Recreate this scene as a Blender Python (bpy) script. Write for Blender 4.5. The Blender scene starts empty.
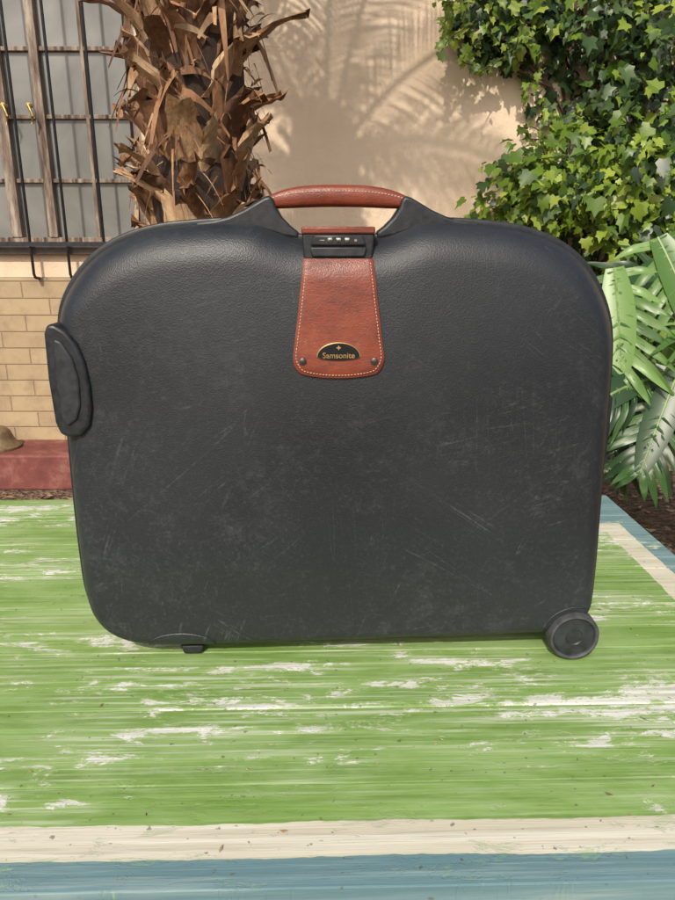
import bpy, bmesh, math, random
from mathutils import Vector, Matrix
from mathutils.bvhtree import BVHTree
random.seed(7)
R=math.radians
scene=bpy.context.scene
col=scene.collection

# ------------------------------------------------------------ node helpers
class NT:
    def __init__(s,name):
        s.m=bpy.data.materials.new(name); s.m.use_nodes=True
        s.t=s.m.node_tree; s.b=s.t.nodes['Principled BSDF']; s.out=s.t.nodes['Material Output']
    def n(s,ty): return s.t.nodes.new(ty)
    def l(s,a,b): s.t.links.new(a,b)
    def put(s,sock,v):
        if hasattr(v,'is_output'): s.l(v,sock)
        else:
            if isinstance(v,tuple) and len(v)==3 and sock.type=='RGBA': v=(*v,1)
            sock.default_value=v
    def coord(s,which='Object'):
        return s.n('ShaderNodeTexCoord').outputs[which]
    def mp(s,vec,scale=(1,1,1),rot=(0,0,0),loc=(0,0,0)):
        k=s.n('ShaderNodeMapping'); s.put(k.inputs['Vector'],vec)
        k.inputs['Scale'].default_value=scale; k.inputs['Rotation'].default_value=rot; k.inputs['Location'].default_value=loc
        return k.outputs[0]
    def noise(s,vec,scale=1,detail=4,rough=.5,dist=0,color=False):
        k=s.n('ShaderNodeTexNoise'); s.put(k.inputs['Vector'],vec)
        k.inputs['Scale'].default_value=scale;k.inputs['Detail'].default_value=detail
        k.inputs['Roughness'].default_value=rough;k.inputs['Distortion'].default_value=dist
        return k.outputs['Color' if color else 'Fac']
    def voro(s,vec,scale=1,feature='F1',out='Distance'):
        k=s.n('ShaderNodeTexVoronoi'); k.feature=feature; s.put(k.inputs['Vector'],vec); k.inputs['Scale'].default_value=scale
        return k.outputs[out]
    def m_(s,op,a,b=0.0,c=0.0,clamp=False):
        k=s.n('ShaderNodeMath'); k.operation=op; k.use_clamp=clamp
        s.put(k.inputs[0],a); s.put(k.inputs[1],b); s.put(k.inputs[2],c)
        return k.outputs[0]
    def step(s,v,lo,hi,a=0.0,b=1.0):
        k=s.n('ShaderNodeMapRange'); k.interpolation_type='SMOOTHSTEP'; s.put(k.inputs[0],v)
        s.put(k.inputs[1],lo); s.put(k.inputs[2],hi); k.inputs[3].default_value=a; k.inputs[4].default_value=b
        return k.outputs[0]
    def mix(s,f,a,b,mode='MIX'):
        k=s.n('ShaderNodeMix'); k.data_type='RGBA'; k.blend_type=mode
        s.put(k.inputs[0],f); s.put(k.inputs[6],a); s.put(k.inputs[7],b)
        return k.outputs[2]
    def ramp(s,f,stops):
        k=s.n('ShaderNodeValToRGB'); s.put(k.inputs[0],f)
        e=k.color_ramp.elements
        e[0].position=stops[0][0]; e[0].color=(*stops[0][1],1)
        e[1].position=stops[-1][0]; e[1].color=(*stops[-1][1],1)
        for p,c in stops[1:-1]:
            x=e.new(p); x.color=(*c,1)
        return k.outputs[0]
    def xyz(s,vec):
        k=s.n('ShaderNodeSeparateXYZ'); s.put(k.inputs[0],vec); return k.outputs
    def comb(s,x,y,z):
        k=s.n('ShaderNodeCombineXYZ'); s.put(k.inputs[0],x); s.put(k.inputs[1],y); s.put(k.inputs[2],z); return k.outputs[0]
    def base(s,c): s.put(s.b.inputs['Base Color'],c)
    def rough(s,c): s.put(s.b.inputs['Roughness'],c)
    def bump(s,h,strength=.3,dist=.01,prev=None):
        k=s.n('ShaderNodeBump'); s.put(k.inputs['Height'],h); k.inputs['Strength'].default_value=strength; k.inputs['Distance'].default_value=dist
        if prev is not None: s.l(prev,k.inputs['Normal'])
        s.l(k.outputs[0],s.b.inputs['Normal']); return k.outputs[0]
    def isl(s): return s.n('ShaderNodeNewGeometry').outputs['Random Per Island']

def simple(name,c,rough=.5,metal=0,var=.25,scale=30,bump=.1):
    t=NT(name); co=t.coord(); f=t.noise(co,scale,4,.6)
    t.base(t.mix(t.step(f,.3,.7),tuple(x*(1-var) for x in c),tuple(min(1,x*(1+var)) for x in c)))
    t.rough(t.step(f,.2,.8,rough*.85,min(1,rough*1.15))); t.b.inputs['Metallic'].default_value=metal
    if bump: t.bump(f,bump,.002)
    return t.m

# ------------------------------------------------------------ mesh helpers
class MB:
    def __init__(s): s.v=[];s.f=[];s.mi=[]
    def add(s,vs,fs,mi=0):
        o=len(s.v); s.v+= [tuple(v) for v in vs]
        for f in fs: s.f.append(tuple(i+o for i in f)); s.mi.append(mi)
    def box(s,x0,x1,y0,y1,z0,z1,mi=0):
        vs=[(x,y,z) for x in(x0,x1) for y in(y0,y1) for z in(z0,z1)]
        s.add(vs,[(0,1,3,2),(4,6,7,5),(0,4,5,1),(2,3,7,6),(0,2,6,4),(1,5,7,3)],mi)
    def tube(s,path,rad,seg=8,mi=0,cap=True,flat=1.0):
        path=[Vector(p) for p in path]; n=len(path)
        if not hasattr(rad,'__len__'): rad=[rad]*n
        vs=[];fs=[]; up=Vector((0,0,1))
        for i,p in enumerate(path):
            d=(path[min(i+1,n-1)]-path[max(i-1,0)]).normalized()
            a=d.cross(up)
            if a.length<.05: a=d.cross(Vector((0,1,0)))
            a.normalize(); b=a.cross(d).normalized()
            for k in range(seg):
                t=2*math.pi*k/seg
                vs.append(p+a*math.cos(t)*rad[i]+b*math.sin(t)*rad[i]*flat)
        for i in range(n-1):
            for k in range(seg):
                fs.append((i*seg+k,i*seg+(k+1)%seg,(i+1)*seg+(k+1)%seg,(i+1)*seg+k))
        if cap:
            fs.append(tuple(reversed(range(seg)))); fs.append(tuple((n-1)*seg+k for k in range(seg)))
        s.add(vs,fs,mi)
    def prism(s,poly,y0,y1,mi=0):   # polygon in xz extruded along y
        n=len(poly)
        vs=[(x,y0,z) for x,z in poly]+[(x,y1,z) for x,z in poly]
        fs=[tuple(range(n)),tuple(reversed(range(n,2*n)))]+[(i,i+n,(i+1)%n+n,(i+1)%n) for i in range(n)]
        s.add(vs,fs,mi)
    def obj(s,name,mats,parent=None,smooth=True,bevel=0,seg=2,angle=35,recalc=True,sub=0):
        me=bpy.data.meshes.new(name); me.from_pydata(s.v,[],s.f)
        if not isinstance(mats,(list,tuple)): mats=[mats]
        for m in mats: me.materials.append(m)
        me.polygons.foreach_set('material_index',s.mi)
        if recalc:
            bm=bmesh.new(); bm.from_mesh(me); bmesh.ops.recalc_face_normals(bm,faces=bm.faces); bm.to_mesh(me); bm.free()
        if smooth:
            me.polygons.foreach_set('use_smooth',[True]*len(me.polygons))
            if angle<180: me.set_sharp_from_angle(angle=R(angle))
        me.update()
        o=bpy.data.objects.new(name,me); col.objects.link(o)
        if parent: o.parent=parent
        if bevel:
            b=o.modifiers.new('b','BEVEL'); b.width=bevel; b.segments=seg; b.limit_method='ANGLE'; b.angle_limit=R(30)
            b.harden_normals=False
        return o
def empty(name,loc=(0,0,0),rz=0):
    e=bpy.data.objects.new(name,None); col.objects.link(e); e.location=loc; e.rotation_euler=(0,0,R(rz)); e.empty_display_size=.1
    return e

# ------------------------------------------------------------ camera
TT=0.75
cam=bpy.data.cameras.new('camera'); co=bpy.data.objects.new('camera',cam); col.objects.link(co)
co.location=(0,0,TT+.605); co.rotation_euler=(R(90-16.5),0,0)
cam.sensor_fit='VERTICAL'; cam.sensor_height=24; cam.lens=24*676/900
cam.clip_start=.02; cam.clip_end=500
scene.camera=co

# ------------------------------------------------------------ light
sd=Vector((.28,1,-.93)).normalized()
el=math.asin(-sd.z)
az=math.atan2(-sd.x,-sd.y)     # toward the sun, clockwise from +Y
w=bpy.data.worlds.new('World'); scene.world=w; w.use_nodes=True
nt=w.node_tree; bg=nt.nodes['Background']; sky=nt.nodes.new('ShaderNodeTexSky'); sky.sky_type='NISHITA'
sky.sun_disc=False; sky.sun_elevation=el; sky.sun_rotation=az; sky.dust_density=4.0; sky.air_density=1.0
nt.links.new(sky.outputs[0],bg.inputs[0]); bg.inputs[1].default_value=.14
sl=bpy.data.lights.new('sun','SUN'); so=bpy.data.objects.new('sun',sl); col.objects.link(so)
sl.energy=3.2; sl.angle=R(.8); sl.color=(1,.925,.81)
so.rotation_euler=sd.to_track_quat('-Z','Y').to_euler(); so.location=(-2,-6,8)
scene.view_settings.view_transform='Standard'; scene.view_settings.look='None'; scene.view_settings.exposure=0

# ------------------------------------------------------------ ground
t=NT('soil'); c=t.coord()
a=t.noise(c,9,6,.7); b=t.voro(c,38,'F1','Distance'); v=t.voro(c,38,'F1','Color')
cc=t.ramp(a,[(.3,(.045,.028,.018)),(.5,(.12,.078,.05)),(.7,(.24,.165,.11))])
t.base(t.mix(.45,cc,t.mix(t.xyz(v)[0],(.06,.035,.022),(.33,.23,.15)))); t.rough(.95)
t.bump(t.m_('ADD',a,b),.9,.03); soil=t.m
g=MB(); nn=24
for i in range(nn+1):
    for j in range(nn+1):
        u=(i/nn*2-1); q=(j/nn*2-1)
        g.v.append((60*u*abs(u),60*q*abs(q)+2,0))
for i in range(nn):
    for j in range(nn):
        k=i*(nn+1)+j; g.f.append((k,k+nn+1,k+nn+2,k+1)); g.mi.append(0)
g.obj('ground',soil)

# leaf litter
t=NT('dry_leaf'); i_=t.isl()
t.base(t.ramp(i_,[(0,(.09,.045,.022)),(.5,(.24,.14,.07)),(1,(.40,.29,.17))])); t.rough(.8); dry=t.m
lm=MB()
for k in range(1500):
    x=random.uniform(-3,3.2); y=random.uniform(1.8,3.7); s=random.uniform(.015,.045)
    rot=Matrix.Rotation(random.uniform(0,6.3),3,'Z')@Matrix.Rotation(random.gauss(0,.5),3,'X')
    P=[(-.5,0,.1),(0,.28,0),(.5,0,.15),(0,-.28,0)]
    lm.add([Vector((x,y,.018))+rot@Vector(p)*s*1.6 for p in P],[(0,1,2),(0,2,3)])
lm.obj('leaf_litter',dry,recalc=False)

# ------------------------------------------------------------ house
WY=4.1
t=NT('plaster'); c=t.coord()
a=t.noise(c,1.3,5,.6); b=t.noise(c,22,5,.65); st=t.noise(t.mp(c,(4,1,.5)),1.5,4,.6)
cc=t.mix(t.step(a,.3,.7),(.72,.55,.385),(.81,.65,.475))
cc=t.mix(t.step(st,.50,.78,0,.35),cc,(.57,.43,.30))
cc=t.mix(t.step(t.noise(c,7,7,.75),.60,.70,0,.45),cc,(.54,.41,.29))
cc=t.mix(t.step(t.noise(c,31,4,.7),.66,.72,0,.5),cc,(.44,.33,.24))
t.base(cc); t.rough(.9); t.bump(t.m_('ADD',t.m_('MULTIPLY',a,2.0),b),.45,.014); plaster=t.m
t=NT('painted_brick'); c=t.coord(); s=t.xyz(c)
br=t.n('ShaderNodeTexBrick'); t.l(t.comb(s[0],s[2],0.0),br.inputs['Vector'])
wob=t.noise(c,12,3,.5)
br.inputs['Scale'].default_value=1; br.inputs['Brick Width'].default_value=.31; br.inputs['Row Height'].default_value=.098
br.inputs['Mortar Size'].default_value=.005; br.inputs['Mortar Smooth'].default_value=.7
br.inputs['Color1'].default_value=(.46,.35,.21,1); br.inputs['Color2'].default_value=(.39,.29,.17,1); br.inputs['Mortar'].default_value=(.28,.20,.12,1)
cc=t.mix(t.step(t.noise(c,6,7,.7),.42,.72,0,.75),br.outputs['Color'],(.27,.19,.12))
t.base(cc); t.rough(.85)
h=t.m_('ADD',t.m_('SUBTRACT',1.0,br.outputs['Fac']),t.m_('MULTIPLY',wob,.5))
t.bump(h,.6,.010); brick=t.m
t=NT('red_step_paint'); c=t.coord(); a=t.noise(c,8,6,.7)
t.base(t.ramp(a,[(.3,(.10,.030,.025)),(.52,(.20,.058,.048)),(.70,(.30,.15,.12))])); t.rough(.7); t.bump(a,.4,.01); redm=t.m
t=NT('old_window_paint'); c=t.coord(); a=t.noise(t.mp(c,(30,30,4)),1,5,.7)
t.base(t.ramp(a,[(.35,(.08,.050,.035)),(.5,(.20,.145,.11)),(.68,(.42,.36,.29))])); t.rough(.75); t.bump(a,.4,.003); winm=t.m
t=NT('window_pane'); c=t.coord(); a=t.noise(c,1.6,4,.6,.4)
t.base(t.ramp(a,[(.3,(.10,.105,.10)),(.55,(.20,.20,.19)),(.75,(.30,.30,.28))])); t.rough(.25); t.b.inputs['Coat Weight'].default_value=.3; pane=t.m
iron=simple('iron_bars',(.025,.025,.03),.5,.3,.3,60)
brass=simple('brass',(.55,.38,.14),.35,1,.2,50)

house=empty('plastered_house',(0,WY,0))
WX0,WX1,WZ0,WZ1=-2.75,-1.10,1.375,2.98
m=MB(); D=.22
m.box(-7,WX0,0,D,1.2,3.7); m.box(WX1,8,0,D,1.2,3.7); m.box(WX0,WX1,0,D,1.2,WZ0); m.box(WX0,WX1,0,D,WZ1,3.7)
m.obj('plaster_wall',plaster,house,smooth=False)
m=MB(); m.box(-7,8,-.012,D,0,1.197); m.obj('brick_base',brick,house,smooth=False,bevel=.004)
m=MB(); m.box(-7.2,8.2,-.02,3,3.7,3.78); m.obj('roof_slab',plaster,house,smooth=False)
m=MB(); m.box(WX0-.05,WX1+.05,-.05,.10,WZ0-.045,WZ0+.002); m.obj('window_sill',simple('sill',(.10,.08,.07),.8),house,smooth=False,bevel=.006)
fr=MB()
fr.box(WX0,WX0+.05,.05,.12,WZ0,WZ1); fr.box(WX1-.05,WX1,.05,.12,WZ0,WZ1)
fr.box(WX0+.05,WX1-.05,.052,.118,WZ0+.003,WZ0+.05); fr.box(WX0+.05,WX1-.05,.052,.118,WZ1-.05,WZ1)
xs=[-2.45,-2.18,-1.875,-1.66,-1.40]
for x,wd in zip(xs,(.02,.055,.06,.05,.02)):
    fr.box(x-wd/2,x+wd/2,.045 if wd>.03 else .06,.11,WZ0+.05,WZ1-.05)
zc=[1.735,2.07,2.41,2.74]
for z in zc: fr.box(WX0+.05,WX1-.05,.064,.106,z-.011,z+.011)
fr.obj('window_frame',winm,house,smooth=False,bevel=.003)
m=MB(); m.box(WX0,WX1,.088,.094,WZ0,WZ1); m.obj('window_panes',pane,house,smooth=False)
m=MB()
for k in range(8):
    x=-2.59+.21*k
    low=1.20 if k in (4,5) else 1.36
    m.tube([(x,-.075,3.02),(x,-.075,low+.02),(x,-.06,low),(x,.01,low-.008)],.0085,8)
for z in (1.385,2.93):
    m.box(-2.7,-1.06,-.088,-.082,z-.013,z+.013)
for x in (-2.68,-1.08): m.box(x-.012,x+.012,-.086,0,1.41,1.43)
m.obj('burglar_bars',iron,house)
m=MB()
for x in(-1.70,-1.84):
    m.tube([(x,.04,2.12),(x,.0,2.12)],.012,10); m.tube([(x,.0,2.12),(x+.02,-.005,2.06),(x+.01,0,2.02)],[.009,.008,.005],8)
m.obj('window_handles',brass,house)
m=MB(); m.box(-7,1.2,-.36,-.013,0,.215); m.obj('red_concrete_step',redm,None,smooth=False,bevel=.012).location=(0,WY,0)
# small bell-shaped metal pot on the step
m=MB(); prof=[(0,0),(.125,0),(.125,.012),(.10,.03),(.085,.06),(.07,.10),(.045,.125),(.02,.132),(0,.133)]
sg=20; vs=[];fs=[]
for r,z in prof:
    for k in range(sg): vs.append((r*math.cos(k/sg*6.2832),r*math.sin(k/sg*6.2832),z))
for i in range(len(prof)-1):
    for k in range(sg): fs.append((i*sg+k,i*sg+(k+1)%sg,(i+1)*sg+(k+1)%sg,(i+1)*sg+k))
m.add(vs,fs); pot=m.obj('metal_bell',simple('pot_metal',(.20,.14,.08),.5,.4,.4,20)); pot.location=(-2.03,WY-.2,.216)

# ------------------------------------------------------------ leaves materials
def leafmat(name,dark,mid,light,trans=.35,rough=.42):
    t=NT(name); i_=t.isl()
    cc=t.ramp(i_,[(.05,dark),(.55,mid),(1,light)])
    t.base(cc); t.rough(rough)
    tr=t.n('ShaderNodeBsdfTranslucent'); t.l(t.mix(.5,cc,(.30,.42,.04)),tr.inputs[0])
    mx=t.n('ShaderNodeMixShader'); mx.inputs[0].default_value=trans
    t.l(t.b.outputs[0],mx.inputs[1]); t.l(tr.outputs[0],mx.inputs[2]); t.l(mx.outputs[0],t.out.inputs[0])
    return t.m
ivyd=leafmat('ivy_dark',(.012,.030,.010),(.036,.076,.022),(.10,.155,.045),.10,.38)  # same ivy, darker tone: shade among the leaves is put into the colour
ivyl=leafmat('ivy_sunlit_tint',(.07,.14,.018),(.18,.28,.03),(.36,.44,.07),.30,.4)  # same ivy, lighter and yellower: sunlight on the leaves painted into the colour
stemm=simple('vine_stem',(.10,.065,.04),.85)

IV=[(.0,0),(.26,-.13),(.5,.10),(.35,.33),(.43,.62),(.19,.62),(0,1.0),(-.19,.62),(-.43,.62),(-.35,.33),(-.5,.10),(-.26,-.13)]
def ivyleaf(mb,p,nrm,tip,s,mi):
    nrm=nrm.normalized(); tip=(tip-nrm*tip.dot(nrm)).normalized(); sx=tip.cross(nrm)
    f=random.uniform(.05,.45); bend=random.uniform(-.05,.45); ax=random.uniform(.7,1.15); tw=random.gauss(0,.12)
    vs=[p+(tip*.35-nrm*.0)*s]
    for x,y in IV: vs.append(p+(sx*x*ax*random.uniform(.9,1.1)+tip*y*random.uniform(.92,1.08)+nrm*(abs(x)*f-bend*y*y+tw*x))*s)
    n=len(IV); mb.add(vs,[(0,1+k,1+(k+1)%n) for k in range(n)],mi)
def rv(s=1): return Vector((random.gauss(0,s),random.gauss(0,s),random.gauss(0,s)))
def xb(z):
    P=[(0,1.25),(1.2,1.2),(1.45,1.05),(1.6,1.02),(1.85,1.08),(1.98,1.22),(2.15,1.18),(2.24,1.05),(2.31,.80),(2.45,.64),(2.8,.55),(3.6,.4)]
    for (a,b),(c_,d) in zip(P,P[1:]):
        if a<=z<=c_: return b+(d-b)*(z-a)/(c_-a)
    return 1
iv=MB()
for k in range(11500):
    z=random.uniform(.2,3.3); x=random.uniform(.4,3.6)
    b_=xb(z)+random.gauss(0,.07)+.05*math.sin(z*17)
    if x<b_: continue
    if x>2.5 and random.random()<.4: continue
    th=min(1,(x-b_)/.3)
    lump=.5+.5*math.sin(x*9+2*math.sin(z*5))*math.cos(z*8+x*3)
    if lump<.28 and random.random()<.5: continue
    off=.015+th*(.02+.24*lump*random.random())
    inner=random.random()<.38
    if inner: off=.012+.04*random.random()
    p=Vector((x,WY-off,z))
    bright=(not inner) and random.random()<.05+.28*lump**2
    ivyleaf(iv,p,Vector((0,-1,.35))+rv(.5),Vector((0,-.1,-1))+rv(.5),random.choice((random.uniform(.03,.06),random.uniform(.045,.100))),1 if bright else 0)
for (x,y,z,r,n) in [(1.00,3.85,1.74,.12,70),(1.20,3.75,1.70,.16,140),(1.06,3.8,1.56,.12,90),(1.40,3.7,1.64,.17,130),(1.34,3.78,1.90,.13,70),(1.62,3.72,1.78,.18,120),
                    (.84,3.95,1.56,.08,34),(.92,3.9,1.66,.10,40),(1.7,3.75,2.0,.17,80),(.70,4.02,2.52,.09,30),(.78,4.0,2.50,.10,40),(.92,3.98,2.40,.09,30),(1.05,3.96,2.52,.12,50),(1.45,3.9,2.2,.13,40),(1.7,3.85,2.35,.15,50),(1.3,3.9,2.45,.12,50),(1.75,3.7,1.5,.16,100),(1.5,3.7,1.42,.15,80)]:
    for k in range(n):
        d=rv(1).normalized()
        if d.y>.5: d.y*=-1
        p=Vector((x,y,z))+Vector((d.x*r*1.4,d.y*r*.9,d.z*r*1.05))*random.uniform(.4,1.55)
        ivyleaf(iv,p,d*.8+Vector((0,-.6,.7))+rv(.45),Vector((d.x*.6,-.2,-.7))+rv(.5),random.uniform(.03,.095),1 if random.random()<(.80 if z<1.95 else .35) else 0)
# trailing shoots
for k in range(46):
    z=random.choice((random.uniform(1.5,2.0),random.uniform(2.2,2.6))); x=xb(z)+.05; p=Vector((x,WY-random.uniform(.03,.3),z)); d=Vector((-random.uniform(.3,1),-.3,random.uniform(-.7,.8))).normalized(); path=[p.copy()]
    for i in range(random.randint(4,9)):
        p=p+d*.030; d=(d+rv(.18)+Vector((0,0,-.05))).normalized(); path.append(p.copy())
        ivyleaf(iv,p+rv(.008),Vector((0,-1,.5))+rv(.4),Vector((-.4,-.1,-.7))+rv(.5),random.uniform(.025,.06),1)
    iv.tube(path,[.003]*len(path),4,2,False)
for k in range(40):
    x=random.uniform(1.1,3); z=.1; path=[]
    while z<3.2 and len(path)<22:
        path.append((max(x,xb(z)+.05),WY-.012-random.random()*.02,z)); z+=.15; x+=random.gauss(0,.06)
    iv.tube(path,[.009]*len(path),5,2,False)
iv.obj('climbing_ivy',[ivyd,ivyl,stemm],recalc=False)

# ------------------------------------------------------------ philodendron
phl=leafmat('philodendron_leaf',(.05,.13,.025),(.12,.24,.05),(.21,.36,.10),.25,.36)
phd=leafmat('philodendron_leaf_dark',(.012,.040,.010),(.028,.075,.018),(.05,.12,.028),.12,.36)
rib=simple('leaf_rib',(.20,.30,.10),.5)
def split_leaf(mb,base,dr,nrm,L,W,n,mi,droop=.35,fat=.50):
    dr=dr.normalized(); nrm=(nrm-dr*nrm.dot(dr)).normalized(); sx=dr.cross(nrm).normalized()
    def mid(t): return base+dr*(L*t*(1-.12*t*t))-Vector((0,0,1))*droop*L*t*t*.6
    def dirn(t): return (mid(t+.02)-mid(t-.02)).normalized()
    def prof(t): return max(.12,math.sin(math.pi*min(1,(t*.82+.14)))**.75)
    S=14; vs=[];fs=[]
    for i in range(S+1):
        t=i/S; hw=W*.24*prof(t)*(1 if i<S else .2)
        p=mid(t); vs+= [p-sx*hw+nrm*hw*.25,p,p+sx*hw+nrm*hw*.25]
    for i in range(S):
        a=i*3; fs+=[(a,a+1,a+4,a+3),(a+1,a+2,a+5,a+4)]
    mb.add(vs,fs,mi)
    for sd_ in(-1,1):
        for i in range(n):
            t=.02+.93*(i+.5*random.uniform(.8,1.2))/n
            p0=mid(t); d=dirn(t); ll=W*prof(t)*random.uniform(.82,1.12)
            an=R(78-50*t+ (22 if t<.12 else 0)+random.gauss(0,4)); o=(sx*sd_*math.sin(an)+d*math.cos(an)).normalized()
            al=(d*math.sin(an)-sx*sd_*math.cos(an)).normalized()
            hw=L*.93/n*fat; dz=random.gauss(0,.07)
            vs=[];SEG=7
            ws=[1.02,.90,.80,.84,.82,.66,.40,.06]
            for k in range(SEG+1):
                u=k/SEG
                c_=p0+o*ll*u+d*ll*.16*u*u+nrm*ll*(.24*u-(.42+dz)*u*u)
                vs+=[c_-al*hw*ws[k]+nrm*.006*math.sin(k*1.7+i),c_-nrm*.18*hw,c_+al*hw*ws[k]+nrm*.006*math.cos(k*1.5+i)]
            fs=[]
            for k in range(SEG):
                a=k*3; fs+=[(a,a+1,a+4,a+3),(a+1,a+2,a+5,a+4)]
            mb.add(vs,fs,mi)
            mb.tube([p0+nrm*.0012,p0+o*ll*.45+d*ll*.03+nrm*(ll*.023+.0012)],[.0016,.0008],4,2,False)
    mb.tube([mid(i/10)+nrm*.001 for i in range(11)],[.006*(1-.08*i) for i in range(11)],5,2,False)
ph=MB(); root=Vector((1.60,2.75,.25))
ph.tube([(1.6,2.75,0),(1.61,2.76,.15),(1.60,2.75,.32)],[.05,.045,.03],8,3)
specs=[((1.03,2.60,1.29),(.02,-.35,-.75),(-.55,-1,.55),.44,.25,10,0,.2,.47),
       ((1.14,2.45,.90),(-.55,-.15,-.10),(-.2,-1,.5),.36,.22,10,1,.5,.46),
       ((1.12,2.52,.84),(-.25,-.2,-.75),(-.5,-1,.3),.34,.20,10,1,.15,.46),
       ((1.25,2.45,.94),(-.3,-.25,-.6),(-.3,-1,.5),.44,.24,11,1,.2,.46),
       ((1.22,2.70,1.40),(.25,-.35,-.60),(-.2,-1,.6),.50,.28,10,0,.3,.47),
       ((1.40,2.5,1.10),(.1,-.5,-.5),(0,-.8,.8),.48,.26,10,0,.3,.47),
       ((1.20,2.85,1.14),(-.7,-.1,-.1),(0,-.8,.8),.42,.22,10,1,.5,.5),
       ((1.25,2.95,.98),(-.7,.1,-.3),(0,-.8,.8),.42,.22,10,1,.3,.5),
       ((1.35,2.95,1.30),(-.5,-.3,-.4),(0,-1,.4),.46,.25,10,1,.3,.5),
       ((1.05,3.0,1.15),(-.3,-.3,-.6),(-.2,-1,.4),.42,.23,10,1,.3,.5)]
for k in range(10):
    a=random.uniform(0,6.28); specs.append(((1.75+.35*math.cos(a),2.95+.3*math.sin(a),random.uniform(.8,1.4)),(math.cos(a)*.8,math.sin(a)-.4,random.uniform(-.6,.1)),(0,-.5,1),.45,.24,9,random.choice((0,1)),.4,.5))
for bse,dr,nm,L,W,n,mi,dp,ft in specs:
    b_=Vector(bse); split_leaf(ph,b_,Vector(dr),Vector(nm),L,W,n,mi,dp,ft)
    q=root.lerp(b_,.55)+Vector((0,.05,.12))
    pts=[root*(1-u)**2+q*2*u*(1-u)+b_*u*u for u in [i/8 for i in range(9)]]
    ph.tube(pts,[.011-.0006*i for i in range(9)],6,2,False)
ph.obj('philodendron_plant',[phl,phd,rib,stemm],recalc=False,angle=60)

# ------------------------------------------------------------ palm
t=NT('palm_bark'); i_=t.isl(); c=t.coord(); a=t.noise(t.mp(c,(60,60,9)),1,5,.7); a2=t.noise(c,10,3,.6)
cc=t.ramp(t.m_('ADD',t.m_('MULTIPLY',i_,.55),t.m_('MULTIPLY',a,.6)),[(.15,(.035,.016,.009)),(.42,(.14,.060,.026)),(.64,(.31,.155,.070)),(.90,(.56,.40,.24))])
cc=t.mix(t.step(a2,.5,.75,0,.4),cc,(.30,.20,.13))
t.base(cc); t.rough(.75); t.bump(a,.6,.006); bark=t.m
frm=leafmat('palm_frond_leaf',(.04,.09,.02),(.08,.16,.03),(.15,.24,.06),.2,.4)
palm=empty('palm_tree',(-.495,2.6,0))
m=MB(); m.tube([(0,0,z*.1) for z in range(0,35)],[.165+.012*math.sin(z*1.7) for z in range(35)],18); m.obj('trunk_core',simple('palm_core',(.035,.020,.012),.95,0,.5,40,.5),palm)
bt=MB()
def boot(ang,z,L,w0,curl,twist=0,r0=.148,th=.012):
    n=9; vs=[]; ca,sa=math.cos(ang),math.sin(ang)
    er=Vector((ca,sa,0)); et=Vector((-sa,ca,0)); uz=Vector((0,0,1))
    tipw=random.uniform(.15,.75); side=random.gauss(0,.07)
    for i in range(n):
        u=i/(n-1)
        r=r0+.035*u+curl*u**1.8
        p=er*r+uz*(z+L*u*(1-.25*u*min(1.5,curl/.1)))+et*side*u*u
        wd=w0*(1-u*(1-tipw))*(1.15 if i==0 else 1)*random.uniform(.9,1.1)
        if i==n-1: wd*=random.uniform(.3,1)
        a_=twist*u; e1=et*math.cos(a_)+er*math.sin(a_); e2=er*math.cos(a_)-et*math.sin(a_)
        cup=.30+.35*u; tt=th*(1-.5*u)
        prof=[(-1,cup),(-.5,cup*.25),(0,0),(.5,cup*.25),(1,cup)]
        top=[p+e1*x*wd+e2*(-y*wd*.7) +e2*tt for x,y in prof]
        bot=[p+e1*x*wd*.96+e2*(-y*wd*.7)-e2*tt for x,y in reversed(prof)]
        j=[rv(.0030+(.008 if i==n-1 else 0)) for _ in range(10)]
        vs+= [q+jj for q,jj in zip(top+bot,j)]
    fs=[]
    for i in range(n-1):
        for k in range(10): fs.append((i*10+k,i*10+(k+1)%10,(i+1)*10+(k+1)%10,(i+1)*10+k))
    fs.append(tuple((n-1)*10+k for k in range(10))); bt.add(vs,fs,0)
NB=370
for i in range(NB):
    z=.02+i*3.25/NB
    boot(i*2.39996+random.gauss(0,.22),z+random.gauss(0,.02),random.uniform(.10,.25),random.uniform(.038,.072),random.choice([.01,.03,.05,.07,.09])*random.uniform(.6,1.3),random.gauss(0,.5))
for a_,z,L,cu in [(2.9,1.98,.36,.26),(3.4,2.10,.34,.30),(2.5,1.85,.30,.2),(3.9,1.95,.36,.28),(.2,1.92,.30,.20),(-.5,2.05,.34,.22),(-1.2,2.02,.34,.18),(-2.2,2.0,.34,.16),(4.0,1.5,.28,.15),(-.3,1.6,.25,.12),(3.0,1.65,.26,.13)]:
    boot(a_,z,L,.038,cu,random.gauss(0,.3),.14,.011)
bt.obj('leaf_base_boots',bark,palm,angle=50)
fb=MB()
for k in range(1100):   # torn fibrous strips
    a_=random.uniform(0,6.283); z=random.uniform(.3,3.2); er=Vector((math.cos(a_),math.sin(a_),0)); et=Vector((-er.y,er.x,0))
    p=er*random.uniform(.16,.22)+Vector((0,0,z)); d=(er*random.uniform(.1,.7)+et*random.gauss(0,.6)+Vector((0,0,random.choice((-1,1))*random.uniform(.2,1.2)))).normalized()
    L=random.uniform(.05,.16); wd=random.choice((.0012,.002,.004,.008,.016)); g_=random.uniform(.02,.6); vs=[];fs=[]
    s_=d.cross(er+rv(.4)).normalized()
    for i in range(6):
        u=i/5; q=p+d*L*u-Vector((0,0,g_*L*u*u*2)); s2=(s_+er*math.sin(u*4+k)*.8).normalized()
        ww=wd*(1-.7*u); vs+=[q-s2*ww,q+s2*ww]
        if i: fs.append((2*i-2,2*i-1,2*i+1,2*i))
    fb.add(vs,fs)
fb.obj('dry_fibres',bark,palm,recalc=False)
fr=MB()
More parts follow.
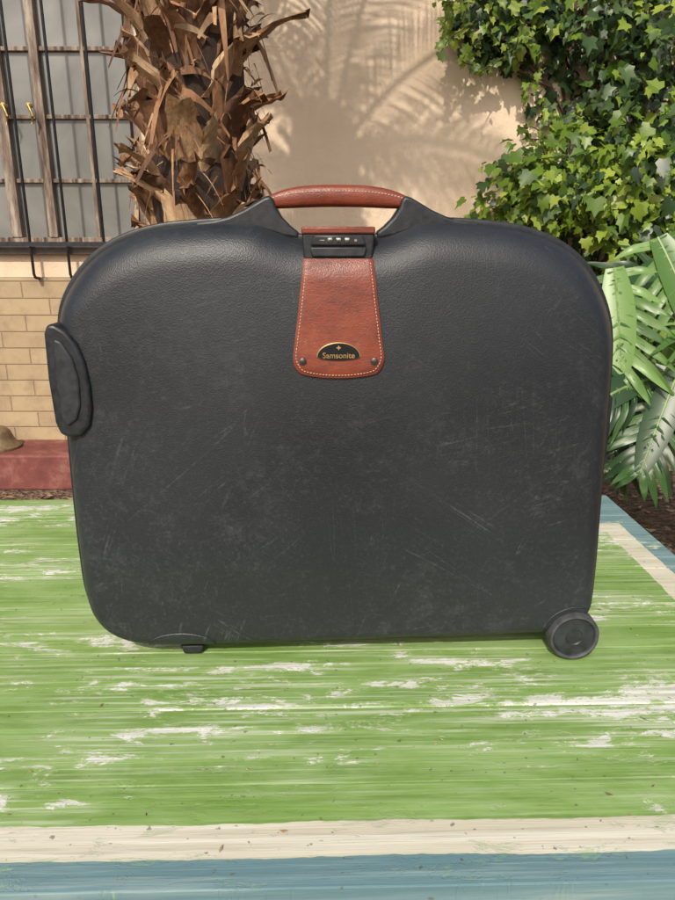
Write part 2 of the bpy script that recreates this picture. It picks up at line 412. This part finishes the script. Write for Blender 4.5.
for k in range(12):
    a_=k*2.39996+.9; e0=R(random.uniform(20,70)); L=random.uniform(1.15,1.6)
    er=Vector((math.cos(a_),math.sin(a_),0)); et=Vector((-er.y,er.x,0)); P=[];p=er*.08+Vector((0,0,3.22)); e_=e0
    NS=26
    for i in range(NS+1):
        P.append(p.copy()); p=p+(er*math.cos(e_)+Vector((0,0,math.sin(e_))))*L/NS; e_-=R(50+28*math.cos(e0))/NS
    fr.tube(P,[.016*(1-.8*i/NS)+.003 for i in range(NS+1)],6,1)
    for i in range(5,NS*2):
        u=i/(NS*2); j=int(u*NS); f_=u*NS-j; b0=P[j].lerp(P[j+1],f_); d=(P[j+1]-P[j]).normalized(); up=et.cross(d)
        for s_ in(-1,1):
            ll=.38*math.sin(math.pi*(.15+.8*u))*random.uniform(.85,1.1)
            o=(et*s_*.85+d*.55-up*random.uniform(-.25,.1)).normalized()
            q1=b0+o*ll*.5; q2=b0+o*ll-Vector((0,0,.05)); wv=d*.010
            fr.add([b0-wv*.5,b0+wv*.5,q1+wv,q2,q1-wv],[(0,1,2,4),(4,2,3)],0)
fr.obj('fronds',[frm,bark],palm,recalc=False)

# ------------------------------------------------------------ table
t=NT('worn_table_paint'); c=t.coord(); s=t.xyz(c)
wob=t.m_('MULTIPLY',t.m_('SUBTRACT',t.noise(t.mp(c,(14,40,1)),1,3,.7),.5),.009)
wob2=t.m_('MULTIPLY',t.m_('SUBTRACT',t.noise(t.mp(c,(3,3,1),loc=(4,2,0)),1,1,.5),.5),.012)
x=t.m_('ADD',t.m_('ADD',s[0],wob),wob2); y=t.m_('ADD',t.m_('ADD',s[1],wob),wob2)
def gt(v,th): return t.step(v,th-.0008,th+.0008)
def lt(v,th): return t.m_('SUBTRACT',1.0,gt(v,th))
def AND(a,b): return t.m_('MULTIPLY',a,b)
def OR(a,b): return t.m_('MAXIMUM',a,b)
plank=t.isl()
pv=t.n('ShaderNodeVectorMath'); pv.operation='ADD'; t.l(c,pv.inputs[0]); t.l(t.comb(t.m_('MULTIPLY',plank,37.0),0.0,t.m_('MULTIPLY',plank,11.0)),pv.inputs[1]); pc=pv.outputs[0]
grain=t.noise(t.mp(pc,(1.6,42,42)),1,6,.68,.25)
grain2=t.noise(t.mp(pc,(5,150,60)),1,3,.6)
patch=t.noise(t.mp(c,(1.9,5.0,1),loc=(2.3,.7,0)),1,3,.62,.6)
flake=t.noise(t.mp(pc,(13,34,1),loc=(1,5,0)),1,7,.80,.4)
patch3=t.noise(t.mp(c,(4,9,1),loc=(8,3,0)),1,5,.7,.5)
g1=t.mix(t.step(grain,.35,.65),(.150,.265,.052),(.220,.365,.085))
g1=t.mix(t.step(patch3,.38,.66,0,.65),g1,(.33,.46,.19))
g1=t.mix(t.m_('MULTIPLY',plank,.22),g1,(.13,.24,.05))
g1=t.mix(t.m_('MULTIPLY',t.step(grain2,.48,.66),t.step(patch,.36,.58,.08,.75)),g1,(.56,.61,.45))
g1=t.mix(t.m_('MULTIPLY',t.step(grain2,.44,.30),.25),g1,(.07,.14,.03))
green=g1
blue=t.mix(t.step(grain,.35,.7),(.12,.22,.24),(.20,.31,.32)); blue=t.mix(t.m_('MULTIPLY',t.step(grain2,.52,.7),.4),blue,(.36,.45,.42))
blue=t.mix(t.step(flake,.60,.64,0,.55),blue,(.22,.36,.15))
white=t.mix(t.step(grain,.4,.7),(.57,.54,.41),(.69,.67,.56))
white=t.mix(t.m_('MULTIPLY',t.step(flake,.56,.60),.5),white,(.38,.46,.27))
white=t.mix(t.m_('MULTIPLY',t.step(grain2,.58,.70),.40),white,(.36,.34,.25))
mb_=OR(OR(lt(y,.554),gt(x,.660)),AND(gt(y,1.435),gt(x,.30)))
mw=AND(OR(OR(AND(gt(y,.554),lt(y,.599)),gt(x,.612)),AND(AND(gt(y,1.385),gt(x,.3)),lt(y,1.435))),AND(AND(lt(x,.660),gt(y,.554)),lt(y,1.435)))
cc=t.mix(mb_,green,blue); cc=t.mix(mw,cc,white)
wear=t.m_('ADD',t.m_('MULTIPLY',grain,.28),t.m_('ADD',t.m_('MULTIPLY',patch,.45),t.m_('MULTIPLY',flake,.60)))
wear=t.m_('SUBTRACT',wear,t.m_('MULTIPLY',OR(mb_,mw),.06))
mask_wear=t.step(wear,.722,.732)
mask_wood=t.step(wear,.800,.818)
edge_=t.m_('SUBTRACT',t.step(wear,.685,.720),mask_wear)
cc=t.mix(t.m_('MULTIPLY',edge_,.45),cc,(.44,.54,.27))
cc=t.mix(t.m_('MULTIPLY',mask_wear,.90),cc,t.mix(t.step(grain2,.35,.6),(.50,.52,.43),(.76,.76,.70)))
cc=t.mix(t.m_('MULTIPLY',mask_wood,.85),cc,t.mix(grain2,(.24,.15,.10),(.50,.37,.28)))
cc=t.mix(t.step(t.noise(c,90,2,.5),.68,.74,0,.65),cc,(.09,.08,.05))
t.base(cc); t.rough(t.step(grain,.3,.7,.42,.65))
t.bump(t.m_('ADD',grain,t.m_('SUBTRACT',t.m_('MULTIPLY',grain2,.5),t.m_('MULTIPLY',t.step(flake,.55,.60),.25))),.5,.0028); tpaint=t.m
table=empty('garden_table',(0,1.0,TT),1.3)
m=MB(); y0=.518-1.0; W=(1.62-.518)/8
for k in range(8):
    m.box(-1.30,.705,y0+k*W+.0007,y0+(k+1)*W-.0007,-.028,random.uniform(-.0010,0))
to=m.obj('plank_top',tpaint,table,smooth=False,bevel=.0016,seg=2)
for v in to.data.vertices: v.co.y+=1.0
to.location=(0,-1.0,0)
m=MB()
m.box(-1.26,.665,-.450,-.425,-.13,-.0285); m.box(-1.26,.665,.555,.58,-.13,-.0285)
m.box(-1.26,-1.235,-.425,.555,-.13,-.0285); m.box(.64,.665,-.425,.555,-.13,-.0285)
for xx in(-1.235,.57):
    for yy in(-.425,.485): m.box(xx,xx+.07,yy,yy+.07,-TT+.001,-.0285)
tb=simple('teal_wood_paint',(.13,.25,.27),.55,0,.25,14,.2)
m.obj('apron_and_legs',tb,table,smooth=False,bevel=.003)
lm=MB()
for k in range(90):
    x=random.uniform(-.65,.6); y=random.uniform(-.46,.45)
    if abs(x)<.4 and y>-.12: continue
    s=random.choice((.0015,.002,.003,.005)); rot=Matrix.Rotation(random.uniform(0,6.3),3,'Z')
    P=[(-1,0,.2),(0,.35,.1),(1,0,.4),(0,-.35,.1),(0,0,.5)]
    lm.add([Vector((x,y,.0004))+rot@Vector(p)*s for p in P],[(0,1,4),(1,2,4),(2,3,4),(3,0,4)])
lm.obj('table_debris',dry,table,recalc=False)

# ------------------------------------------------------------ suitcase
case=empty('suitcase',(0,.96,TT),1.3)
t=NT('scuffed_black_plastic'); c=t.coord(); cz=t.xyz(c)[2]
big=t.noise(c,4,2,.6); fine=t.voro(c,520,'F1')
cc=t.mix(t.step(big,.3,.7),(.0105,.0128,.0162),(.0155,.0186,.0230))
cc=t.mix(t.step(fine,.25,.6,.0,.25),cc,(.030,.034,.039))
def scr(rot,sx,sy,th,wd,loc,mscale,mlo):
    base_=t.mp(c,(1,1,1),(0,R(rot),0),loc)
    v=t.mp(base_,(sx,1,sy))
    n_=t.noise(v,1,1,.5,.5)
    line=t.m_('SUBTRACT',1.0,t.step(t.m_('ABSOLUTE',t.m_('SUBTRACT',n_,th)),0.0,wd))
    msk=t.step(t.noise(base_,mscale,3,.7),mlo,mlo+.12)
    return t.m_('MULTIPLY',line,msk)
L1=scr(-35,2.0,46,.5,.009,(3,0,1),5,.52)
L2=scr(14,2.6,60,.5,.011,(7,0,4),7,.51)
L3=scr(-84,1.6,40,.5,.008,(1,0,9),6,.52)
L4=scr(68,2.4,52,.5,.010,(5,0,2),7,.53)
L5=scr(40,1.2,34,.5,.007,(2,0,6),5,.55)
sc=t.m_('MAXIMUM',L5,t.m_('MAXIMUM',t.m_('MAXIMUM',L1,L2),t.m_('MAXIMUM',L3,L4)))
br_=t.noise(c,170,2,.6)
sc=t.m_('MULTIPLY',sc,t.step(br_,.34,.60,.15,1))
low=t.step(cz,.12,.56,1.0,.45)
n1=t.noise(c,6.5,6,.8); n2=t.noise(c,48,4,.8)
scuff=t.m_('MULTIPLY',t.m_('MULTIPLY',t.step(n1,.46,.70),t.step(n2,.40,.66)),low)
dust=t.m_('MULTIPLY',t.step(br_,.50,.74),t.m_('MULTIPLY',t.step(n1,.38,.62,.15,.5),low))
cc=t.mix(t.m_('MULTIPLY',t.m_('MULTIPLY',sc,low),.20),cc,(.22,.23,.24))
cc=t.mix(t.m_('MULTIPLY',scuff,.15),cc,(.16,.17,.18))
cc=t.mix(t.m_('MULTIPLY',dust,.36),cc,(.12,.13,.135))
t.base(cc); t.rough(t.m_('ADD',t.step(big,.3,.7,.41,.50),t.m_('MULTIPLY',scuff,.2)))
t.bump(fine,.30,.0009)
shellm=t.m
blk=simple('black_trim',(.015,.017,.020),.45,0,.3,120,.12)
rub=simple('grey_rubber',(.050,.052,.054),.6,0,.35,60,.2)
hub=simple('hub_plastic',(.022,.025,.029),.5,0,.4,60,.15)

OL=[(.052,.6235),(.080,.632),(.105,.641),(.138,.6440),(.192,.6415),(.2465,.6345),(.2956,.6180),(.333,.593),(.3605,.558),(.3785,.520),(.3870,.4826),(.393,.36),(.397,.2415),(.401,.11),
    (.399,.070),(.380,.040),(.343,.027),(.28,.023),(.0,.016),(-.22,.010),(-.28,.011),(-.325,.018),(-.358,.036),(-.379,.064),(-.3885,.10),(-.391,.16),(-.391,.2415),(-.3885,.36),(-.3865,.4826),(-.3785,.530),(-.3600,.564),
    (-.332,.595),(-.297,.6180),(-.248,.6345),(-.190,.6415),(-.136,.6440),(-.105,.641),(-.080,.632),(-.052,.6235)]
def catmull(P,k=14):
    out=[];n=len(P)
    for i in range(n):
        p0,p1,p2,p3=[Vector(P[(i+j)%n]) for j in(-1,0,1,2)]
        tt=lambda a,b:max((b-a).length**.5,1e-4)
        t0=0;t1=tt(p0,p1);t2=t1+tt(p1,p2);t3=t2+tt(p2,p3)
        for q in range(k):
            x=t1+(t2-t1)*q/k
            A1=p0*((t1-x)/(t1-t0))+p1*((x-t0)/(t1-t0));A2=p1*((t2-x)/(t2-t1))+p2*((x-t1)/(t2-t1));A3=p2*((t3-x)/(t3-t2))+p3*((x-t2)/(t3-t2))
            B1=A1*((t2-x)/(t2-t0))+A2*((x-t0)/(t2-t0));B2=A2*((t3-x)/(t3-t1))+A3*((x-t1)/(t3-t1))
            out.append(B1*((t2-x)/(t2-t1))+B2*((x-t1)/(t2-t1)))
    return out
raw=catmull(OL); cum=[0]
for i in range(len(raw)): cum.append(cum[-1]+(raw[(i+1)%len(raw)]-raw[i]).length)
NP=260; pts=[]; j=0
for i in range(NP):
    s_=cum[-1]*i/NP
    while cum[j+1]<s_: j+=1
    pts.append(raw[j].lerp(raw[(j+1)%len(raw)],(s_-cum[j])/(cum[j+1]-cum[j])))
nr=[]
for i in range(NP):
    d=(pts[(i+1)%NP]-pts[i-1]).normalized(); nr.append(Vector((-d.y,d.x)))
if nr[0].y<0: nr=[-q for q in nr]
def smoothn(nr,k):
    out=[]
    for i in range(NP):
        a=Vector((0,0))
        for j in range(-k,k+1): a+=nr[(i+j)%NP]
        out.append(a.normalized())
    return out
ns=smoothn(nr,5)
def sst(x): x=max(0,min(1,x)); return x*x*(3-2*x)
EW=[.032+.026*sst((n_.y-.2)/.8) -.004*sst(-n_.y) for n_ in smoothn(nr,14)]
def ring(e_frac,y,extra=0):
    return [(pts[i].x-ns[i].x*(EW[i]*e_frac+extra),y,pts[i].y-ns[i].y*(EW[i]*e_frac+extra)) for i in range(NP)]
def shell(front):
    rings=[]; dep=-.056 if front else .10; K=12
    for k in range(K+1):
        a=k/K*math.pi/2*.97
        rings.append(ring((1-math.cos(a))/(1-math.cos(math.pi/2*.97)),(dep*math.sin(a)**.9 if k else 0)+(0 if front else .012),.0035))
    last=rings[-1]; cx,cz=0,.33; bul=-.010 if front else .012
    for k in range(1,15):
        s_=1-k/15
        rings.append([(cx+(x-cx)*s_,y+bul*(1-s_*s_),cz+(z-cz)*s_) for x,y,z in last])
    mb=MB(); vs=[q for r in rings for q in r]; fs=[]
    for i in range(len(rings)-1):
        for k in range(NP): fs.append((i*NP+k,i*NP+(k+1)%NP,(i+1)*NP+(k+1)%NP,(i+1)*NP+k))
    vs.append((cx,last[0][1]+bul,cz)); c0=len(vs)-1; b=(len(rings)-1)*NP
    for k in range(NP): fs.append((b+k,b+(k+1)%NP,c0))
    mb.add(vs,fs); return mb
fs_=shell(True); front=fs_.obj('front_shell',shellm,case,angle=180)
bvh=BVHTree.FromPolygons([Vector(v) for v in fs_.v],fs_.f)
shell(False).obj('back_shell',shellm,case,angle=180)
def surf(x,z,default=-.02):
    h=bvh.ray_cast(Vector((x,-1,z)),Vector((0,1,0)))
    return h[0].y if h[0] is not None else default
def band(sec):
    vs=[];fs=[];n=len(sec)
    for ex,y in sec: vs+=ring(0,y,ex)
    for i in range(n):
        for k in range(NP): fs.append((i*NP+k,i*NP+(k+1)%NP,((i+1)%n)*NP+(k+1)%NP,((i+1)%n)*NP+k))
    m=MB(); m.add(vs,fs); return m
band([(.007,-.012),(.0015,-.013),(-.0010,-.012),(-.0025,-.009),(-.0030,-.001),(-.0020,.001),(.007,.001)]).obj('front_rim',blk,case,angle=40)
band([(.007,.004),(-.002,.004),(-.003,.006),(-.003,.013),(-.0015,.016),(.007,.016)]).obj('back_rim',blk,case,angle=40)
band([(.007,.0005),(.0010,.0005),(.0010,.0045),(.007,.0045)]).obj('seam_gasket',simple('gasket',(.006,.006,.007),.8),case)

# handle brackets
for sgn,nm in((-1,'handle_bracket_a'),(1,'handle_bracket_b')):
    mb=MB()
    top=[(-.190,.6405),(-.165,.6430),(-.145,.6475),(-.125,.6560),(-.108,.6655),(-.097,.6715),(-.088,.6735),(-.0835,.667)]
    bot=[(-.082,.659),(-.074,.647),(-.063,.636),(-.052,.628),(-.050,.618),(-.075,.622),(-.10,.630),(-.14,.634),(-.190,.632)]
    poly=[(x*-sgn,z) for x,z in top+bot]
    mb.prism(poly,-.014,.026); mb.obj(nm,blk,case,bevel=.005,seg=3,angle=50)
# leather
t=NT('brown_leather'); c=t.coord(); a=t.noise(c,14,5,.65); b=t.voro(c,520,'F1'); d=t.noise(t.mp(c,(1,1,3)),30,5,.75)
cc=t.ramp(a,[(.3,(.125,.026,.013)),(.5,(.195,.041,.019)),(.7,(.260,.066,.032))])
cc=t.mix(t.step(d,.48,.70,0,.6),cc,(.070,.019,.013)); cc=t.mix(t.step(t.noise(c,55,5,.8),.60,.72,0,.4),cc,(.36,.17,.11))
t.base(cc); t.rough(t.step(d,.3,.7,.32,.50)); b1=t.bump(b,.25,.0008); t.bump(d,.3,.002,b1); leather=t.m
t=NT('leather_edge'); t.base((.08,.026,.017)); t.rough(.7); ledge=t.m
stitch=simple('stitch_thread',(.60,.40,.29),.8,0,.25,200,0)
mb=MB(); NH=25; seg=20; vs=[];fs=[]
HZ=lambda u:.6665+.0075*(1-abs(u)**2.6)
def hh(u): return .0085+.0055*(1-abs(u)**4)
for i in range(NH):
    u=i/(NH-1)*2-1
    for k in range(seg):
        a=2*math.pi*k/seg; ca,sa=math.cos(a),math.sin(a)
        yy=math.copysign(abs(ca)**.6,ca)*(.0125+.003*(1-u*u)); zz=math.copysign(abs(sa)**.7,sa)*hh(u)
        vs.append((u*.0895,.004+yy,HZ(u)+zz))
for i in range(NH-1):
    for k in range(seg): fs.append((i*seg+k,i*seg+(k+1)%seg,(i+1)*seg+(k+1)%seg,(i+1)*seg+k))
fs.append(tuple(range(seg))); fs.append(tuple((NH-1)*seg+k for k in range(seg)))
mb.add(vs,fs); mb.obj('leather_handle',leather,case,angle=60)
mb=MB()
for i in range(40):
    u=(i/39*2-1)*.95; x=u*.0895; z=HZ(u)+hh(u)*.38
    yy=.004-(.0125+.003*(1-u*u))*.985
    mb.box(x-.0013,x+.0013,yy-.0006,yy+.001,z-.00045,z+.00045)
mb.obj('handle_stitching',stitch,case,smooth=False)
for sgn,nm in((-1,'handle_end_a'),(1,'handle_end_b')):
    mb=MB(); mb.tube([(sgn*.082,.004,.6650),(sgn*.096,.004,.6635)],[.0112,.0098],16); mb.obj(nm,blk,case,bevel=.002)

# leather flap following the shell
def flap_half(v): return .0455+.0165*v**1.1
ZT,ZB=.594,.4405
nu,nv=24,34
def flapgrid(off,shrink=0,edge_thin=True):
    vs=[];fs=[]
    for j in range(nv+1):
        v=j/nv
        for i in range(nu+1):
            u=i/nu*2-1
            hw=flap_half(v)-shrink
            x=u*hw
            zb=ZB+shrink+.009*(abs(u)**2.2)+.008*max(0,(abs(u)-.80)/.20)**2
            z=ZT-shrink-(ZT-shrink-zb)*v
            if v>.9: x*=1-.05*((v-.9)/.1)**2*abs(u)**4
            edge=max(abs(u),v if v>.5 else 0)
            o=off*(1-(.35*max(0,(edge-.94)/.06) if edge_thin else 0))
            vs.append((x,surf(x,z)-o,z))
    for j in range(nv):
        for i in range(nu):
            a=j*(nu+1)+i; fs.append((a,a+1,a+nu+2,a+nu+1))
    return vs,fs
mb=MB(); vs,fs=flapgrid(.0055); mb.add(vs,fs)
bd=[i for i in range(nu+1)]+[j*(nu+1)+nu for j in range(1,nv+1)]+[nv*(nu+1)+i for i in range(nu-1,-1,-1)]+[j*(nu+1) for j in range(nv-1,0,-1)]
n=len(bd); sv=[vs[i] for i in bd]+[(vs[i][0],vs[i][1]+.0065,vs[i][2]) for i in bd]
mb.add(sv,[(i,(i+1)%n,(i+1)%n+n,i+n) for i in range(n)],1)
mb.obj('leather_flap',[leather,ledge],case,angle=60)
vs2,_=flapgrid(.0058,.0042,False)
st_path=[Vector(vs2[j*(nu+1)+nu]) for j in range(nv+1)]+[Vector(vs2[nv*(nu+1)+i]) for i in range(nu-1,-1,-1)]+[Vector(vs2[j*(nu+1)]) for j in range(nv-1,-1,-1)]
mb=MB(); target=.002; cumL=0
for a,b in zip(st_path,st_path[1:]):
    L=(b-a).length
    while cumL+L>target:
        q=a.lerp(b,(target-cumL)/L); d=(b-a).normalized(); s_=d.cross(Vector((0,1,0))).normalized()*.00052; h=d*.0013
        up=Vector((0,-.0006,0))
        mb.add([q-h-s_,q+h-s_,q+h+s_,q-h+s_,q-h*.7-s_*.5+up,q+h*.7-s_*.5+up,q+h*.7+s_*.5+up,q-h*.7+s_*.5+up],
               [(4,5,6,7),(0,1,5,4),(1,2,6,5),(2,3,7,6),(3,0,4,7)])
        target+=.0042
    cumL+=L
mb.obj('flap_stitching',stitch,case,smooth=False)
mb=MB()
for x in(-.0475,.0475):
    z=.463; y=surf(x,z)-.0055
    mb.tube([(x,y+.001,z),(x,y-.0012,z),(x,y-.0022,z)],[.0052,.0048,.0025],16)
mb.obj('flap_rivets',simple('rivet_metal',(.10,.085,.08),.35,.8,.2,90),case,bevel=0)
# badge
gold=simple('gold_trim',(.60,.43,.19),.42,1,.1,90,0); bb=simple('badge_black',(.01,.01,.011),.3,0,.1,50,0)
yb=surf(0,.475)-.0057
def dome(s_,z0=.4690,w=.0295):
    P=[]
    for k in range(25):
        a=math.pi*k/24; P.append((w*s_*math.cos(a), z0+.0195*s_*math.sin(a)))
    for k in range(1,16):
        u=-1+2*k/16; P.append((w*s_*u, z0-.0045*s_*(1-u*u)**.8))
    return P
mb=MB(); mb.prism(dome(1),yb-.0020,yb+.003); mb.obj('badge_gold_edge',gold,case,bevel=.0006)
mb=MB(); mb.prism(dome(.945),yb-.0027,yb); mb.obj('badge_face',bb,case,bevel=.0004)
mb=MB(); mb.prism([(0.0,.4848),(.0012,.4826),(.0036,.4815),(.0012,.4804),(0,.4782),(-.0012,.4804),(-.0036,.4815),(-.0012,.4826)],yb-.0032,yb-.002); mb.obj('badge_star',gold,case,smooth=False)
cu=bpy.data.curves.new('badge_lettering','FONT'); cu.body='Samsonite'; cu.size=.0104; cu.align_x='CENTER'; cu.align_y='CENTER'; cu.extrude=.0002; cu.offset=.0001
to2=bpy.data.objects.new('badge_lettering',cu); col.objects.link(to2); to2.parent=case; to2.location=(0,yb-.0030,.4710); to2.rotation_euler=(R(90),0,0)
cu.materials.append(gold)

# latch with combination lock
yl=surf(0,.60)
mb=MB(); mb.prism([(-.045,.592),(.045,.592),(.0455,.600),(.047,.626),(-.047,.626),(-.0455,.600)],yl-.006,.004); mb.obj('latch_body',blk,case,bevel=.003,seg=3)
mb=MB(); mb.prism([(-.034,.596),(.034,.596),(.037,.6085),(-.037,.6085)],yl-.0105,yl-.003); mb.obj('latch_button',hub,case,bevel=.002)
mb=MB(); mb.box(-.0475,.0475,yl-.0085,-.001,.6245,.6335); mb.obj('latch_leather_strip',leather,case,bevel=.002)
mb=MB(); mb.prism([(-.036,.6105),(.036,.6105),(.031,.623),(-.031,.623)],yl-.0135,yl-.003); mb.obj('lock_plate',simple('lock_plate_mat',(.035,.035,.04),.3,.3),case,bevel=.0018)
mb=MB()
for x in(-.011,0,.011):
    mb.tube([(x-.0028,yl-.0115,.617),(x+.0028,yl-.0115,.617)],.0042,14)
mb.obj('lock_dials',simple('dial_metal',(.22,.21,.19),.4,.8,.5,250,.2),case)
mb=MB(); mb.tube([(.022,yl-.013,.6165),(.022,yl-.0148,.6165)],.0018,12); mb.box(-.024,-.018,yl-.0146,yl-.0130,.6160,.6172); mb.obj('lock_button',simple('button_metal',(.4,.38,.34),.35,.9,.2,90),case)

# side lock at the left, standing proud of the shell
DX=.0100
P=[(-.390,.512),(-.380,.512),(-.366,.503),(-.354,.486),(-.346,.462),(-.3425,.43),(-.343,.398),(-.348,.376),(-.360,.362),(-.378,.359),(-.389,.364),(-.394,.38),(-.3965,.44),(-.395,.50)]
P=[(x+DX,z) for x,z in P]
mb=MB(); mb.prism(P,-.0640,.05); mb.obj('side_lock_cover',blk,case,bevel=.007,seg=4,angle=50)
P2=[(-.382,.494),(-.372,.490),(-.360,.468),(-.3545,.44),(-.356,.405),(-.363,.385),(-.376,.376),(-.383,.385),(-.386,.44)]
P2=[(x+DX,z) for x,z in P2]
mb=MB(); mb.prism(P2,-.0675,-.05); mb.obj('side_lock_slide',hub,case,bevel=.003,seg=3,angle=50)
mb=MB(); mb.prism([(.391,.30),(.400,.31),(.399,.40),(.389,.41),(.382,.40),(.385,.31)],-.01,.03); mb.obj('side_hinge',blk,case,bevel=.003)

# wheels
def wheel(x,z,r,y0,y1,nm):
    mb=MB()
    pr=[(r*.0,y0+.0045),(r*.30,y0+.0045),(r*.34,y0+.003),(r*.78,y0+.0045),(r*.82,y0+.0015),(r*.87,y0),(r*.94,y0+.0008),(r,y0+.006),(r,y1-.004),(r*.93,y1),(0,y1)]
    sg=56; vs=[]
    for q,(rr,y) in enumerate(pr):
        for k in range(sg): a=6.28318*k/sg; vs.append((x+rr*math.cos(a),y,z+rr*math.sin(a)))
    for i in range(len(pr)-1):
        f=[(i*sg+k,i*sg+(k+1)%sg,(i+1)*sg+(k+1)%sg,(i+1)*sg+k) for k in range(sg)]
        mb.f+=f; mb.mi+=[1 if i<4 else 0]*sg
    mb.v=vs; mb.obj(nm,[rub,hub],case,angle=40)
wheel(.3590,.0395,.0390,-.066,-.036,'wheel_front')
wheel(.3590,.0395,.0390,.075,.10,'wheel_back')
mb=MB(); mb.tube([(.3590,-.0365,.0395),(.3590,.0745,.0395)],.017,24); mb.obj('wheel_axle',blk,case)
mb=MB()
arc=[]
for k in range(25):
    a=math.pi*k/24; x=-.238+.050*math.cos(a); z=.028+.022*math.sin(a); arc.append(Vector((x,surf(x,z,-.01)-.0002,z)))
mb.tube(arc,.0016,6)
arc=[]
for k in range(25):
    a=R(60)+R(140)*k/24; x=.3590+.047*math.cos(a); z=.0395+.047*math.sin(a); arc.append(Vector((x,surf(x,z,-.01)+.0002,z)))
mb.tube(arc,.0013,6)
mb.obj('moulded_arches',shellm,case)
for yy,nm in((-.035,'foot_front'),(.08,'foot_back')):
    mb=MB(); mb.prism([(-.240,.0005),(-.213,.0005),(-.208,.016),(-.245,.016)],yy,yy+.022); mb.obj(nm,blk,case,bevel=.003)
